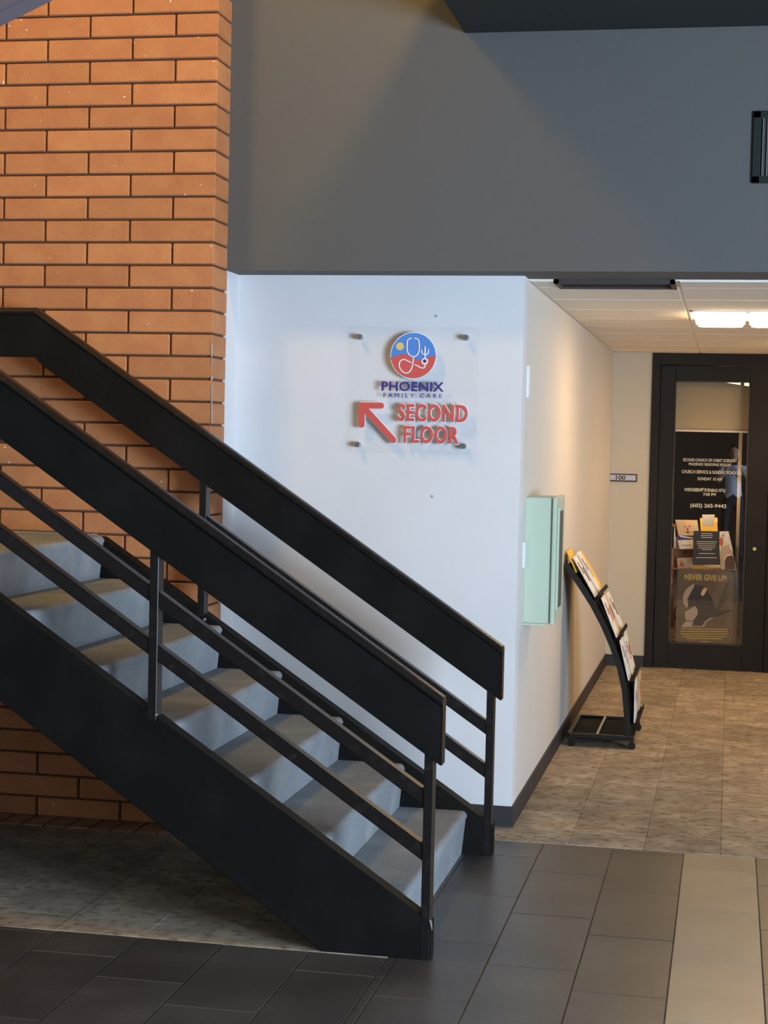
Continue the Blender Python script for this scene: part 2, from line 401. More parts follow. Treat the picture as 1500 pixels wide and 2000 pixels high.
# --- hall ceiling: lay-in tiles on a metal grid
ce = struct(MB().box(XH - 0.1, 2.1, 7.765, YD + 0.1, ZC + 0.05, ZC + 0.12).build('ceiling', 'subfloor'))
TY = [7.765] + [8.068 + 0.64 * i for i in range(9)] + [YD]
TX = [XH, -0.250, 0.390, 1.030, 1.670, 2.05]
for i in range(len(TX) - 1):
    for j in range(len(TY) - 1):
        a0, a1, b0, b1 = TX[i] + 0.006, TX[i + 1] - 0.006, TY[j] + 0.006, TY[j + 1] - 0.006
        if i == 1 and j == 3: continue      # light fitting
        if i == 2 and j == 7: continue
        if i == 0 and j == 0: a1 = -0.80
        if b1 - b0 < 0.05: continue
        k = ('ct', round(a1 - a0, 3), round(b1 - b0, 3))
        if k not in cache:
            mb = MB().box(-(a1 - a0) / 2, (a1 - a0) / 2, -(b1 - b0) / 2, (b1 - b0) / 2, 0, 0.018, 0.003)
            me = bpy.data.meshes.new('ceiling_tile'); mb.bm.to_mesh(me); mb.bm.free(); me.materials.append(M['ceiltile']); cache[k] = me
        o = bpy.data.objects.new('ceiling_tile', cache[k]); COL.objects.link(o); o.parent = ce
        o.location = ((a0 + a1) / 2, (b0 + b1) / 2, ZC + 0.0 + random.uniform(0, 0.001))
for x in TX: MB().box(x - 0.012, x + 0.012, 7.765, YD, ZC + 0.004, ZC + 0.03).build('grid_bar', 'tbar', ce)
for y in TY[1:]: MB().box(XH, 2.05, y - 0.012, y + 0.012, ZC + 0.0045, ZC + 0.029).build('grid_bar', 'tbar', ce)

# ================================================================== THINGS
# --- ceiling lights in the hall
def troffer(x0, x1, y0, y1, label, power):
    t = empty('ceiling_light', ((x0 + x1) / 2, (y0 + y1) / 2, ZC), label, 'ceiling light', 'lights recessed in the hall ceiling')
    MB().box(x0, x1, y0, y0 + 0.03, ZC - 0.006, ZC + 0.04, .002).box(x0, x1, y1 - 0.03, y1, ZC - 0.006, ZC + 0.04, .002).box(x0, x0 + 0.02, y0, y1, ZC - 0.006, ZC + 0.04).box(x1 - 0.02, x1, y0, y1, ZC - 0.006, ZC + 0.04).box(x0, x1, y0, y1, ZC + 0.03, ZC + 0.045).build('housing', 'tbar', t)
    xm = (x0 + x1) / 2
    for a, b in ((x0 + 0.03, xm - 0.012), (xm + 0.012, x1 - 0.03)):
        mb = MB(); n = 10; pts = []
        yy0, yy1 = y0 + 0.05, y1 - 0.05; R = 0.07
        for cx, cy, a0 in ((b - R, yy1 - R, 0), (a + R, yy1 - R, 90), (a + R, yy0 + R, 180), (b - R, yy0 + R, 270)):
            for q in range(5):
                an = math.radians(a0 + q * 22.5); pts.append((cx + R * math.cos(an), cy + R * math.sin(an)))
        mb.prism(pts, ZC - 0.050, ZC + 0.03, 'z', 0.012).build('lens', 'lens', t)
    MB().box(xm - 0.012, xm + 0.012, y0 + .03, y1 - .03, ZC - 0.012, ZC + 0.03, .002).build('centre_bar', 'tbar', t)
    l = bpy.data.lights.new('ceiling_light_glow', 'AREA'); l.shape = 'RECTANGLE'; l.size = x1 - x0 - 0.1; l.size_y = y1 - y0 - 0.1; l.energy = power; l.color = HALLC
    o = bpy.data.objects.new('ceiling_light_glow', l); COL.objects.link(o); o.location = ((x0 + x1) / 2, (y0 + y1) / 2, ZC - 0.06)
    return t
troffer(-0.238, 0.378, 9.360, 9.976, 'glowing twin-lens ceiling light in the hall ceiling', 11)
troffer(0.402, 1.018, 11.92, 12.536, 'second twin-lens ceiling light, farther down the hall beside the black door', 14)

# --- linear vent at the mouth of the hall ceiling
v = empty('ceiling_vent', (-0.525, 7.945, ZC), 'dark slotted air vent in the hall ceiling, above the white corner', 'vent')
MB().box(-0.797, -0.262, 7.775, 7.798, ZC - 0.008, ZC + 0.03).box(-0.797, -0.262, 8.030, 8.056, ZC - 0.008, ZC + 0.03).box(-0.797, -0.775, 7.775, 8.056, ZC - 0.008, ZC + 0.03).box(-0.284, -0.262, 7.775, 8.056, ZC - 0.008, ZC + 0.03).build('frame', 'ventdark', v)
MB().box(-0.797, -0.262, 7.775, 8.056, ZC + 0.03, ZC + 0.04).build('backing', 'basebd', v)
for i in range(5):
    y = 7.815 + i * 0.043
    MB().prism([(y, ZC - 0.004), (y + 0.006, ZC - 0.004), (y + 0.030, ZC + 0.028), (y + 0.024, ZC + 0.028)], -0.775, -0.284, 'x').build('slat', 'ventdark', v)

# --- air grille on the charcoal wall (runs out of the frame)
g = empty('wall_grille', (0.26, YU, 2.96), 'dark air grille with upright slats on the charcoal wall', 'vent')
gx0, gx1, gz0, gz1 = 0.052, 0.50, 2.812, 3.109
MB().box(gx0, gx0 + 0.033, YU - 0.014, YU + 0.004, gz0, gz1, .003).box(gx1 - 0.033, gx1, YU - 0.014, YU + 0.004, gz0, gz1, .003).box(gx0, gx1, YU - 0.014, YU + 0.004, gz0, gz0 + 0.03, .003).box(gx0, gx1, YU - 0.014, YU + 0.004, gz1 - 0.03, gz1, .003).build('frame', 'darkslab', g)
MB().box(gx0 + .02, gx1 - .02, YU - 0.002, YU + 0.002, gz0 + .02, gz1 - .02).build('backing', 'basebd', g)
x = gx0 + 0.040
while x < gx1 - 0.04:
    MB().prism([(x, YU - 0.013), (x + 0.003, YU - 0.013), (x + 0.010, YU - 0.002), (x + 0.007, YU - 0.002)], gz0 + 0.028, gz1 - 0.028, 'z').build('slat', 'steel', g)
    x += 0.0185

# --- STAIRCASE ------------------------------------------------------
YF0 = 7.05     # near face of far stringer
SL = 0.667
st = empty('staircase', (-1.0, 6.3, 0), 'black steel staircase with grey carpeted steps and solid black handrail panels', 'staircase')
XL = -2.645    # start of the landing
LZ = 1.269
XEND = -5.2
def ztop(x): return 0.143 + SL * (-0.963 - x)
def stringer(y0, y1):
    xl = XL + 0.0
    zt = lambda x: ztop(x)
    zb = lambda x: 0.096 + 0.6735 * (-1.421 - x)
    xb0 = -1.421 + 0.096 / 0.6735
    flat_b = LZ - 0.30
    xk = -1.421 - (flat_b - 0.096) / 0.6735
    pts = [(-0.918, 0.0), (-0.918, 0.128), (xl, zt(xl)), (XEND, zt(xl)), (XEND, flat_b), (xk, flat_b), (xb0, 0.0)]
    return MB().prism(pts, y0, y1, 'y', 0.003)
stringer(YS, YS + 0.07).build('stringer', 'black', st)
stringer(YF0, YF0 + 0.08).build('stringer', 'black', st)
RUN, RISE = 0.267, 0.1813
for k in range(7):
    xr = -1.045 - RUN * k; z0_ = RISE * k; z1_ = RISE * (k + 1)
    xb = xr - RUN - 0.03 if k < 6 else xr - 0.30
    n = 6; r = 0.022; nose = xr + 0.020
    pts = [(xr, z0_ + (0.0 if k == 0 else -0.006)), (nose - 0.004, z1_ - r)]
    for q in range(n + 1):
        a = math.radians(-10 + 100 * q / n); pts.append((nose - r + r * math.cos(a), z1_ - r + r * math.sin(a)))
    pts += [(xb, z1_), (xb, max(0.0, z1_ - 0.05)), (xr - 0.05, max(0.0, z1_ - 0.05)), (xr - 0.05, z0_ + (0.0 if k == 0 else -0.006))]
    MB().prism(pts, YS + 0.07, YF0, 'y').build('carpeted_step', 'stepcarpet', st)
MB().box(XEND, XL - 0.02, YS + 0.07, YF0, LZ - 0.12, LZ, 0.004).build('landing', 'stepcarpet', st)
MB().box(XEND, XL - 0.075, YF0 + 0.08, YB - 0.002, LZ - 0.06, LZ + 0.001, 0.003).build('landing_filler', 'stepcarpet', st)
# soffit under the flight
zb = lambda x: 0.096 + 0.6735 * (-1.421 - x)
xk = -1.421 - (LZ - 0.30 - 0.096) / 0.6735
MB().prism([(-1.33, 0.03), (-1.33, 0.055), (xk, LZ - 0.245), (XEND, LZ - 0.245), (XEND, LZ - 0.27), (xk, LZ - 0.27)], YS + 0.07, YF0, 'y').build('soffit_panel', 'black', st)
# posts
def post(x0, y0, z0, z1):
    MB().box(x0, x0 + 0.031, y0, y0 + 0.058, z0, z1, 0.002).build('post', 'blackrail', st)
ztp = lambda x: 0.69 + SL * (-0.952 - x)
for y0, xs in ((YS - 0.001, (-0.952, -1.905, -2.86)), (YF0 - 0.001, (-0.955, -2.205, -3.3))):
    for x in xs:
        if x < XL: post(x, y0, LZ - 0.05, min(ztp(x), 2.03) + 0.05)
        else: post(x, y0, ztop(x) - 0.03 - (0.11 if x > -1 else 0), ztp(x) + 0.05)
# mid rails
def rail(zref, y0, x1, knee, name='mid_rail', short=False):
    """rectangular bar following the slope then flat over the landing; zref = top height at x=-0.96"""
    t = 0.056; ZT = lambda x: zref + SL * (-0.96 - x)
    pts = [(x1, ZT(x1)), (knee, ZT(knee)), (XEND, ZT(knee)), (XEND, ZT(knee) - t), (knee, ZT(knee) - t), (x1, ZT(x1) - t)]
    if short: pts = [(x1, ZT(x1)), (knee, ZT(knee)), (knee, ZT(knee) - t), (x1, ZT(x1) - t)]
    return MB().prism(pts, y0, y0 + 0.048, 'y', 0.004).build(name, 'blackrail', st)
for zr in (0.570, 0.390):
    rail(zr, YS + 0.004, -0.945, -2.93)
    rail(zr - 0.008, YF0 + 0.004, -0.945, -2.180, short=True)   # stops at the post by the brick
# solid handrail panels with a bevelled cap
def panel(y0, x1, knee):
    th = 0.066
    zf = lambda x: 0.877 + SL * (-0.952 - x)     # top of flat face
    zlo = lambda x: 0.684 + SL * (-0.952 - x)
    pts = [(x1, zf(x1)), (knee, zf(knee)), (XEND, zf(knee)), (XEND, zlo(knee) + 0.012), (knee, zlo(knee) + 0.012), (knee + 0.05, zlo(knee + .05)), (x1, zlo(x1))]
    MB().prism(pts, y0 + 0.004, y0 + th, 'y', 0.002).build('handrail_panel', 'black', st)
    # cap: profile swept along the slope (rounded nose towards the viewer)
    prof = [(0.0, 0.0), (-0.004, 0.010), (0.004, 0.020), (0.018, 0.027), (0.040, 0.029), (0.060, 0.026), (0.070, 0.016), (0.072, 0.0)]
    b = bmesh.new(); rings = []
    for (x, z) in ((x1 + 0.003, zf(x1)), (knee, zf(knee)), (XEND, zf(knee))):
        rings.append([b.verts.new((x, y0 + p, z + q + 0.003)) for p, q in prof])
    n = len(prof)
    for i in range(2):
        for k in range(n): b.faces.new((rings[i][k], rings[i][(k + 1) % n], rings[i + 1][(k + 1) % n], rings[i + 1][k]))
    b.faces.new(rings[0]); b.faces.new(rings[-1][::-1]); bmesh.ops.recalc_face_normals(b, faces=b.faces[:])
    mb = MB(); mb.join(b); mb.build('handrail_cap', 'blackrail', st, smooth=True)
    MB().prism([(y0 + 0.004, zlo(x1) + .001), (y0 + th, zlo(x1) + .001), (y0 + th, zf(x1) + 0.008), (y0 + 0.004, zf(x1) + 0.008)], x1 - 0.001, x1 + 0.0035, 'x', 0.001).build('end_plate', 'blackrail', st)
panel(YS - 0.008, -0.897, -2.96)
panel(YF0 - 0.006, -0.897, -2.96)
# chipped spots of bare metal on the near posts
MB().prism([(-0.9225, 0.138), (-0.916, 0.128), (-0.9135, 0.104), (-0.9185, 0.118)], YS - 0.0035, YS + 0.01, 'y').build('bare_metal_chip', 'chip', st)['label'] = 'bright chip of bare metal at the stringer toe'
MB().cyl((-1.872, YS - 0.003, 0.764), (0, 1, 0), 0.004, 0.006, 10).build('bolt', 'chip', st)
MB().cyl((-2.170, YF0 - 0.003, 0.93), (0, 1, 0), 0.006, 0.006, 10).build('bolt', 'chip', st)
# round handrail end of the upper run, showing at the left edge
MB().tube([(-3.6, 6.95, 2.015), (-3.165, 6.95, 2.015)], 0.028, 14).ball((-3.165, 6.95, 2.015), 0.029).build('round_rail', 'blackrail', st, smooth=True)

# underside of the upper flight, top left
us = MB().prism([(-4.5, 2.116), (-1.35, 3.511), (-1.35, 3.94), (-4.5, 2.54)], 5.30, 5.42, 'y', 0.01).build('upper_stringer', 'uppergrey', origin=(-2.9, 5.3, 3.0))
tag(us, 'violet-grey sloping stringer of the upper stair flight, top left in front of the brick', 'stair stringer')

# --- atrium lamps (give the warm light; above the frame)
for (x, y, zc, lb) in ((-3.51, 4.9, 6.2, 'white pendant downlight hanging above the brick wall'), (-0.55, 5.9, 4.95, 'white pendant downlight hanging above the dark bulkhead')):
    t = empty('pendant_light', (x, y, TOP), lb, 'lamp', 'atrium pendant lights')
    MB().cyl((x, y, (zc + 0.25 + TOP) / 2), (0, 0, 1), 0.006, TOP - zc - 0.25, 8).build('cord', 'offwhite', t)
    MB().cyl((x, y, TOP - 0.01), (0, 0, 1), 0.05, 0.02, 16).build('ceiling_rose', 'offwhite', t)
    MB().cyl((x, y, zc + 0.20), (0, 0, 1), 0.12, 0.10, 20, 0.04).build('lamp_shade', 'offwhite', t)

# --- sign on the white wall ------------------------------------------
YP = 7.587
sg = empty('wall_sign', (-1.39, YP, 1.93), 'clear acrylic wall sign with round blue and red logo and red arrow to SECOND FLOOR', 'sign')
MB().box(-1.695, -1.100, YP, YP + 0.006, 1.650, 2.215, 0.0015).build('acrylic_panel', 'acrylic', sg)
for x, z in ((-1.640, 2.168), (-1.160, 2.170), (-1.640, 1.687), (-1.160, 1.690)):
    so = MB().cyl((x, YP - 0.006, z), (0, 1, 0), 0.0125, 0.012, 18, bev=.002).cyl((x, (YP + .006 + YW) / 2, z), (0, 1, 0), 0.0125, YW - YP - 0.006, 18).build('standoff', 'steel', sg, smooth=True)
def SP(cx, cy, Y=YP): return pt(660 + cx / 5, 620 + cy / 5, Y)
c0 = SP(741, 374); rad = 0.1005
def circ(c, r, n=48): return [(c[0] + r * math.cos(2 * math.pi * i / n), c[1] + r * math.sin(2 * math.pi * i / n)) for i in range(n)]
lg = flat('logo_disc', circ(c0, rad + 0.004), YP, 'halo', sg, 0.010)
flat('sky_field', circ(c0, rad), YP - 0.010, 'blue', lg, 0.001)
# desert field: wavy top then lower arc
wave = [SP(*q) for q in ((516, 392), (555, 388), (590, 375), (625, 362), (660, 362), (700, 378), (735, 400), (775, 415), (820, 412), (870, 395), (915, 380), (965, 376))]
arc = []
for i in range(1, 30):
    a = math.radians(-2 - 172 * i / 30); arc.append((c0[0] + rad * math.cos(a), c0[1] + rad * math.sin(a)))
flat('desert_field', wave + arc, YP - 0.011, 'red', lg, 0.001)
flat('sun', circ(SP(611, 284), 0.0175, 24), YP - 0.011, 'yellow', lg, 0.001)
def rib(pts, r, nm, m='halo'):
    P3 = []
    # smooth with Catmull-Rom
    q = [pts[0]] + list(pts) + [pts[-1]]
    for i in range(1, len(q) - 2):
        for s_ in range(4):
            t = s_ / 4.0
            f = lambda a, b, c, d: 0.5 * (2 * b + (c - a) * t + (2 * a - 5 * b + 4 * c - d) * t * t + (3 * b - a - 3 * c + d) * t ** 3)
            P3.append((f(q[i - 1][0], q[i][0], q[i + 1][0], q[i + 2][0]), f(q[i - 1][1], q[i][1], q[i + 1][1], q[i + 2][1])))
    P3.append(pts[-1])
    P3 = [SP(*p) for p in P3]
    return MB().tube([(a, YP - 0.0125, b) for a, b in P3], r, 8).build(nm, m, lg, smooth=True)
rw = 0.0031
rib([(728, 206), (708, 208), (686, 224), (680, 260), (680, 320), (700, 365), (740, 385), (778, 366), (797, 322), (798, 262), (790, 224), (770, 208), (750, 206)], rw, 'stethoscope_line')
rib([(740, 388), (738, 430), (730, 480), (705, 530), (665, 545), (625, 520), (603, 475), (612, 430), (648, 412), (690, 428), (722, 445)], rw, 'stethoscope_line')
rib([(755, 462), (790, 480), (822, 495), (848, 490), (856, 462)], rw, 'stethoscope_line')
rib([(855, 285), (855, 340), (855, 398)], 0.0034, 'cactus_line')
rib([(823, 318), (825, 350), (852, 368)], 0.0028, 'cactus_line')
rib([(887, 312), (886, 348), (858, 368)], 0.0028, 'cactus_line')
flat('chest_piece', circ(SP(853, 430), 0.0155, 24), YP - 0.012, 'halo', lg, 0.003)
flat('chest_piece_centre', circ(SP(853, 428), 0.0078, 20), YP - 0.015, 'navy', lg, 0.001)
def sbox(a, b, c, d):   # crop px box -> world
    p = SP(a, (b + d) / 2); q = SP(c, (b + d) / 2); r1 = SP((a + c) / 2, b); r2 = SP((a + c) / 2, d)
    return p[0], q[0], r2[1], r1[1]
a = sbox(428, 628, 1035, 722)
text('lettering', 'PHOENIX', *a, YP, 'navy', sg, 0.006, 0.020, space=1.05)
for s_, bx in (('FAMILY', (446, 740, 744, 782)), ('CARE', (800, 744, 1016, 786))):
    text('lettering', s_, *sbox(*bx), YP, 'navy', sg, 0.003, 0.0, space=1.5)
for s_, bx in (('SECOND', (592, 848, 1270, 1020)), ('FLOOR', (648, 1062, 1185, 1232))):
    a = sbox(*bx)
    text('lettering', s_, *a, YP - 0.004, 'red', sg, 0.008, 0.022, space=1.10)
    text('letter_edge', s_, *a, YP, 'halo', sg, 0.004, 0.062, space=1.10, ref=0.022)
# arrow: rounded strokes
def arrow(r, y, nm, m):
    pr = lambda pts: [SP(*p) for p in pts]
    mb = MB()
    for (p, q) in (((237, 860), (425, 862)), ((237, 860), (235, 1048)), ((245, 868), (545, 1198))):
        a, b = SP(*p), SP(*q); d = Vector((b[0] - a[0], b[1] - a[1])); d.normalize(); n_ = Vector((-d.y, d.x))
        pts = []
        for i in range(9):
            an = math.radians(-90 + 180 * i / 8); pts.append((b[0] + r * (d.x * math.cos(an) + n_.x * math.sin(an)), b[1] + r * (d.y * math.cos(an) + n_.y * math.sin(an))))
        for i in range(9):
            an = math.radians(90 + 180 * i / 8); pts.append((a[0] + r * (d.x * math.cos(an) + n_.x * math.sin(an)), a[1] + r * (d.y * math.cos(an) + n_.y * math.sin(an))))
        mb.prism(pts, y - 0.006 - 0.0003 * len(mb.bm.verts) / 36, y, 'y')
    return mb.build(nm, m, sg)
arrow(0.0135, YP - 0.004, 'arrow', 'red'); arrow(0.0165, YP, 'arrow_edge', 'halo')
for (x, z, lb) in ((-1.301, 2.266, 'small filled screw hole in the white wall above the clear sign'), (-1.300, 1.463, 'small filled screw hole in the white wall below the clear sign')):
    tag(MB().cyl((x, YW - 0.001, z), (0, 1, 0), 0.006, 0.004, 10).build('wall_plug', 'anchor', origin=(x, YW, z)), lb, 'wall plug')

# --- things on the hall's left wall ------------------------------------
cb = empty('wall_cabinet', (XH, 8.06, 0.89), 'pale mint metal cabinet mounted on the hall wall near the corner', 'cabinet')
cx1 = -0.766
MB().box(XH - 0.001, cx1 - 0.022, 7.87, 8.25, 0.888, 1.464, 0.003).build('body', 'mint', cb)
dr = MB().box(cx1 - 0.019, cx1, 7.855, 8.265, 0.882, 1.470, 0.005).build('door', 'mint', cb)
MB().box(cx1 - 0.001, cx1 + 0.003, 7.96, 8.16, 0.95, 1.40, 0.001).build('window_pane', 'slot', dr)
MB().box(cx1, cx1 + 0.012, 7.885, 7.905, 0.95, 1.425, 0.003).build('pull', 'mint', dr)
MB().box(cx1 - 0.001, cx1 + 0.010, 7.912, 7.918, 0.95, 1.425, 0.001).build('slot', 'slot', dr)
MB().box(XH, XH + 0.11, 7.85, 7.88, 0.880, 0.889, 0.001).build('bottom_lip', 'mint', cb)
tag(MB().box(XH - 0.001, XH + 0.010, 7.775, 7.835, 1.915, 2.060, 0.002).build('wall_plate', 'offwhite', origin=(XH, 7.8, 1.915)), 'slim white plate high on the hall wall near its white corner', 'wall plate')
tag(MB().box(XH - 0.001, XH + 0.009, 7.79, 7.86, 1.145, 1.262, 0.002).build('wall_switch', 'offwhite', origin=(XH, 7.8, 1.15)), 'white wall switch plate left of the mint cabinet', 'switch')

# --- room number plate
np_ = empty('room_plate', (-0.824, YD, 1.466), 'small grey room number plate reading 100 on the beige far wall', 'sign')
MB().box(-0.948, -0.702, YD - 0.010, YD + 0.001, 1.436, 1.497, 0.002).build('frame', 'ventdark', np_)
MB().box(-0.938, -0.712, YD - 0.012, YD - 0.009, 1.446, 1.488, 0.001).build('insert', 'steel', np_)
text('lettering', '100', -0.866, -0.790, 1.450, 1.484, YD - 0.012, 'signblack', np_, 0.001, 0.03)

# --- black door with a tall glass light ---------------------------------
d1 = struct(MB().box(-0.608, -0.545, YD - 0.020, YD + 0.12, 0, 2.6, 0.002).box(0.295, 0.345, YD - 0.020, YD + 0.12, 0, 2.6, 0.002).box(-0.545, 0.295, YD - 0.020, YD + 0.12, 2.345, 2.6, 0.002).build('door_1', 'doorblack'))
lf = MB()
gx0, gx1, gz0, gz1 = -0.428, 0.132, 0.195, 2.222
lf.box(-0.541, gx0, YD - 0.005, YD + 0.045, 0.008, 2.340, .002).box(gx1, 0.291, YD - 0.005, YD + 0.045, 0.008, 2.340, .002)
lf.box(gx0, gx1, YD - 0.005, YD + 0.045, 0.008, gz0, .002).box(gx0, gx1, YD - 0.005, YD + 0.045, gz1, 2.340, .002)
leaf = lf.build('door_leaf', 'doorblack', d1)
MB().box(gx0 + .0, gx0 + 0.008, YD - 0.010, YD - 0.004, gz0, gz1).box(gx1 - 0.008, gx1, YD - 0.010, YD - 0.004, gz0, gz1).box(gx0, gx1, YD - 0.010, YD - 0.004, gz0, gz0 + 0.010).box(gx0, gx1, YD - 0.010, YD - 0.004, gz1 - 0.008, gz1).build('glazing_bead', 'ventdark', leaf)
gl = MB().box(gx0, gx1, YD + 0.012, YD + 0.018, gz0, gz1).build('glass_pane', 'glass', leaf)
MB().cyl((0.203, YD - 0.012, 0.948), (0, 1, 0), 0.016, 0.018, 18, bev=.003).build('lock_cylinder', 'brass', leaf, smooth=True)
YG = YD + 0.011
for s_, (xa, ya, xb_, yb) in (('SECOND CHURCH OF CHRIST SCIENTIST', (1334, 896, 1439, 902)), ('PHOENIX READING ROOM', (1345.5, 904.5, 1427, 910)), ('CHURCH SERVICE & SUNDAY SCHOOL', (1331.5, 919, 1445, 925.5)), ('SUNDAY 10 AM', (1362.5, 932.5, 1410, 938.5)), ('WEDNESDAY EVENING MTG', (1336.5, 954, 1416.5, 960.5)), ('7:00 PM', (1373.5, 963, 1398, 968.5)), ('(602) 265-9442', (1348, 984, 1419, 993.5))):
    p = pt(xa, (ya + yb) / 2, YG); q = pt(xb_, (ya + yb) / 2, YG); t1 = pt((xa + xb_) / 2, ya, YG); t2 = pt((xa + xb_) / 2, yb, YG)
    text('lettering', s_, p[0], q[0], t2[1], t1[1], YG, 'letter', d1, 0.0008, 0.012 if '602' not in s_ else 0.02)

# room behind the door
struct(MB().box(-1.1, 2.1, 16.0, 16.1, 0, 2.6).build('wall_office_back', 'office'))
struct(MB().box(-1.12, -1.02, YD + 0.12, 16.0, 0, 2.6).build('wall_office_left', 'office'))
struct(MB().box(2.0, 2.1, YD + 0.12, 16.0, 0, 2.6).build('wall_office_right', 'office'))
struct(MB().box(-1.1, 2.1, YD + 0.12, 16.1, 2.42, 2.52).build('ceiling_office', 'beige'))
sh = empty('mirrored_ceiling_panel', (-0.15, YD + 0.20, 2.3), 'beige panel added behind the door glass in place of a mirrored ceiling', 'reflection')  # added panel, takes the place of a ceiling mirrored in the glass
MB().prism([(-0.46, 1.842), (0.17, 1.842), (0.17, 2.150 + 0.040), (-0.14, 2.235), (-0.46, 2.26)], YD + 0.195, YD + 0.200, 'y').build('panel_sheet', 'reflection', sh)
MB().box(-0.46, 0.17, YD + 0.190, YD + 0.205, 1.836, 1.852, .003).build('bottom_bar', 'tbar', sh)
ol = empty('mirrored_light_box', (0.15, 13.95, 2.42), 'glowing box added behind the door glass in place of a mirrored light', 'ceiling light')  # added glowing box, stands in for a light mirrored in the glass
MB().box(-0.15, 0.45, 13.86, 14.04, 2.255, 2.280, .004).box(-0.02, -0.01, 13.94, 13.95, 2.28, 2.42).box(0.31, 0.32, 13.94, 13.95, 2.28, 2.42).build('housing', 'tbar', ol)
MB().box(-0.14, 0.44, 13.87, 14.03, 2.195, 2.258, .003).build('lens', 'mirrored_glow', ol)
# pale door post deeper in the room, seen through the right of the glass
tag(MB().box(0.062, 0.090, YD + 0.225, YD + 0.265, 0.0, 2.41, .003).build('inner_post', 'posterlight', origin=(0.076, YD + .245, 0)), 'narrow pale upright post just inside the door glass, right side', 'post')
lamp = bpy.data.lights.new('leaflet_fill', 'POINT'); lamp.energy = 7; lamp.color = (1.0, 0.66, 0.30); lamp.shadow_soft_size = 0.02  # unseen fill light added to brighten the leaflets
lo = bpy.data.objects.new('leaflet_fill', lamp); COL.objects.link(lo); lo.location = (-0.20, YD + 0.04, 1.40)

# --- display stand with leaflets behind the glass
ds = empty('display_stand', (-0.18, YD + 0.30, 0), 'orange-brown wooden leaflet stand behind the door glass', 'stand')
Y0 = YD + 0.20
MB().box(-0.470, -0.410, Y0, Y0 + 0.30, 0.0, 1.10, .004).build('side_panel', 'wood', ds)
MB().box(0.000, 0.028, Y0, Y0 + 0.30, 0.0, 0.93, .004).build('side_panel', 'wood', ds)
MB().box(-0.425, 0.0, Y0 + 0.13, Y0 + 0.15, 0.0, 1.00, .003).build('back_panel', 'wood', ds)
for z in (0.20, 0.765, 0.925): MB().box(-0.425, 0.0, Y0, Y0 + 0.13, z - 0.012, z, .003).build('shelf', 'wood', ds)
MB().box(-0.425, 0.0, Y0 + 0.005, Y0 + 0.025, 0.0, 0.18, .003).build('front_panel', 'wood', ds)
def sheet(name, px, Y, m, label, cat, group=None, th=0.004, prints=()):
    """a sheet or booklet standing in plane Y with its printed shapes as parts"""
    P = PX(px, Y); cx = sum(p[0] for p in P) / len(P); cz = min(p[1] for p in P)
    o = MB().prism(P, Y, Y + th, 'y').build(name, m, origin=(cx, Y, cz)); tag(o, label, cat, group)
    for (nm, pp, mm) in prints: MB().prism(PX(pp, Y), Y - 0.0012, Y, 'y').build(nm, mm, o)
    return o
YL = YD + 0.17
G = 'leaflets behind the door glass'
def ell(cx, cy, rx, ry, n=16): return [(cx + rx * math.cos(2 * math.pi * i / n), cy + ry * math.sin(2 * math.pi * i / n)) for i in range(n)]
sheet('booklet', [(1319, 1015), (1362, 1016), (1366, 1046), (1325, 1046)], YL + 0.02, 'paper_tan', 'booklet with a printed face on its cover, top left behind the door glass', 'booklet', G,
      prints=(('printed_face', ell(1343, 1029, 8, 12), 'skinprint'), ('printed_eye', ell(1339, 1028, 1.6, 1), 'ink'), ('printed_eye', ell(1347, 1028, 1.6, 1), 'ink'), ('printed_nose', [(1343, 1030), (1345, 1035), (1341, 1035)], 'ink'), ('printed_mouth', ell(1343, 1039, 3.5, 1.2), 'paper')))
sheet('leaflet', [(1311, 1020), (1318, 1032), (1321, 1070), (1310, 1070)], YL + 0.03, 'paper', 'narrow white leaflet at the far left edge behind the door glass', 'leaflet', G)
sheet('booklet', [(1322, 1045), (1355, 1048), (1355, 1053), (1323, 1055)], YL + 0.008, 'navy', 'dark blue booklet lying under the booklet with the printed face', 'booklet', G, prints=(('white_band', [(1326, 1045.5), (1353, 1050), (1353, 1052), (1330, 1049)], 'paper'),))
sheet('leaflet', [(1324, 1055), (1354, 1054.5), (1353, 1072), (1327, 1072.5)], YL, 'paper', 'small white card with a line of grey print, left of the black notice', 'card', G, prints=(('print_line', [(1330, 1064), (1350, 1063), (1350, 1065), (1330, 1066)], 'anchor'),))
sheet('leaflet', [(1367, 1012), (1400, 1012), (1402, 1040), (1369, 1040)], YL + 0.015, 'paper_y', 'amber yellow card with a plain grey square, above the black notice', 'card', G, prints=(('printed_square', [(1371.5, 1005), (1396, 1005), (1394, 1027), (1372, 1027)], 'anchor'), ('yellow_tab', [(1395, 1011), (1401, 1011), (1402, 1021), (1395, 1021)], 'yellow')))
sheet('leaflet', [(1403, 1038), (1423, 1038), (1432, 1078), (1406, 1078)], YL + 0.01, 'paper', 'cream leaflet with a red patch, right of the black notice', 'leaflet', G, prints=(('printed_patch', ell(1409, 1058, 3.5, 9), 'inkred'), ('printed_emblem', ell(1412, 1046, 3, 3), 'anchor'), ('orange_band', [(1408, 1067), (1424, 1064), (1427, 1077), (1408, 1077)], 'paper_tan')))
sheet('booklet', [(1405, 1074), (1430, 1074), (1439, 1114), (1408, 1112)], YL - 0.004, 'paper_tan', 'tan booklet with a brown rounded shape, lower right behind the door glass', 'booklet', G, prints=(('printed_arch', [(1416, 1112), (1416, 1094), (1420, 1086), (1430, 1085), (1434, 1092), (1436, 1112)], 'ink'), ('printed_edge', [(1414, 1092), (1418, 1084), (1428, 1082), (1428, 1085), (1419, 1087), (1416, 1094)], 'paper')))
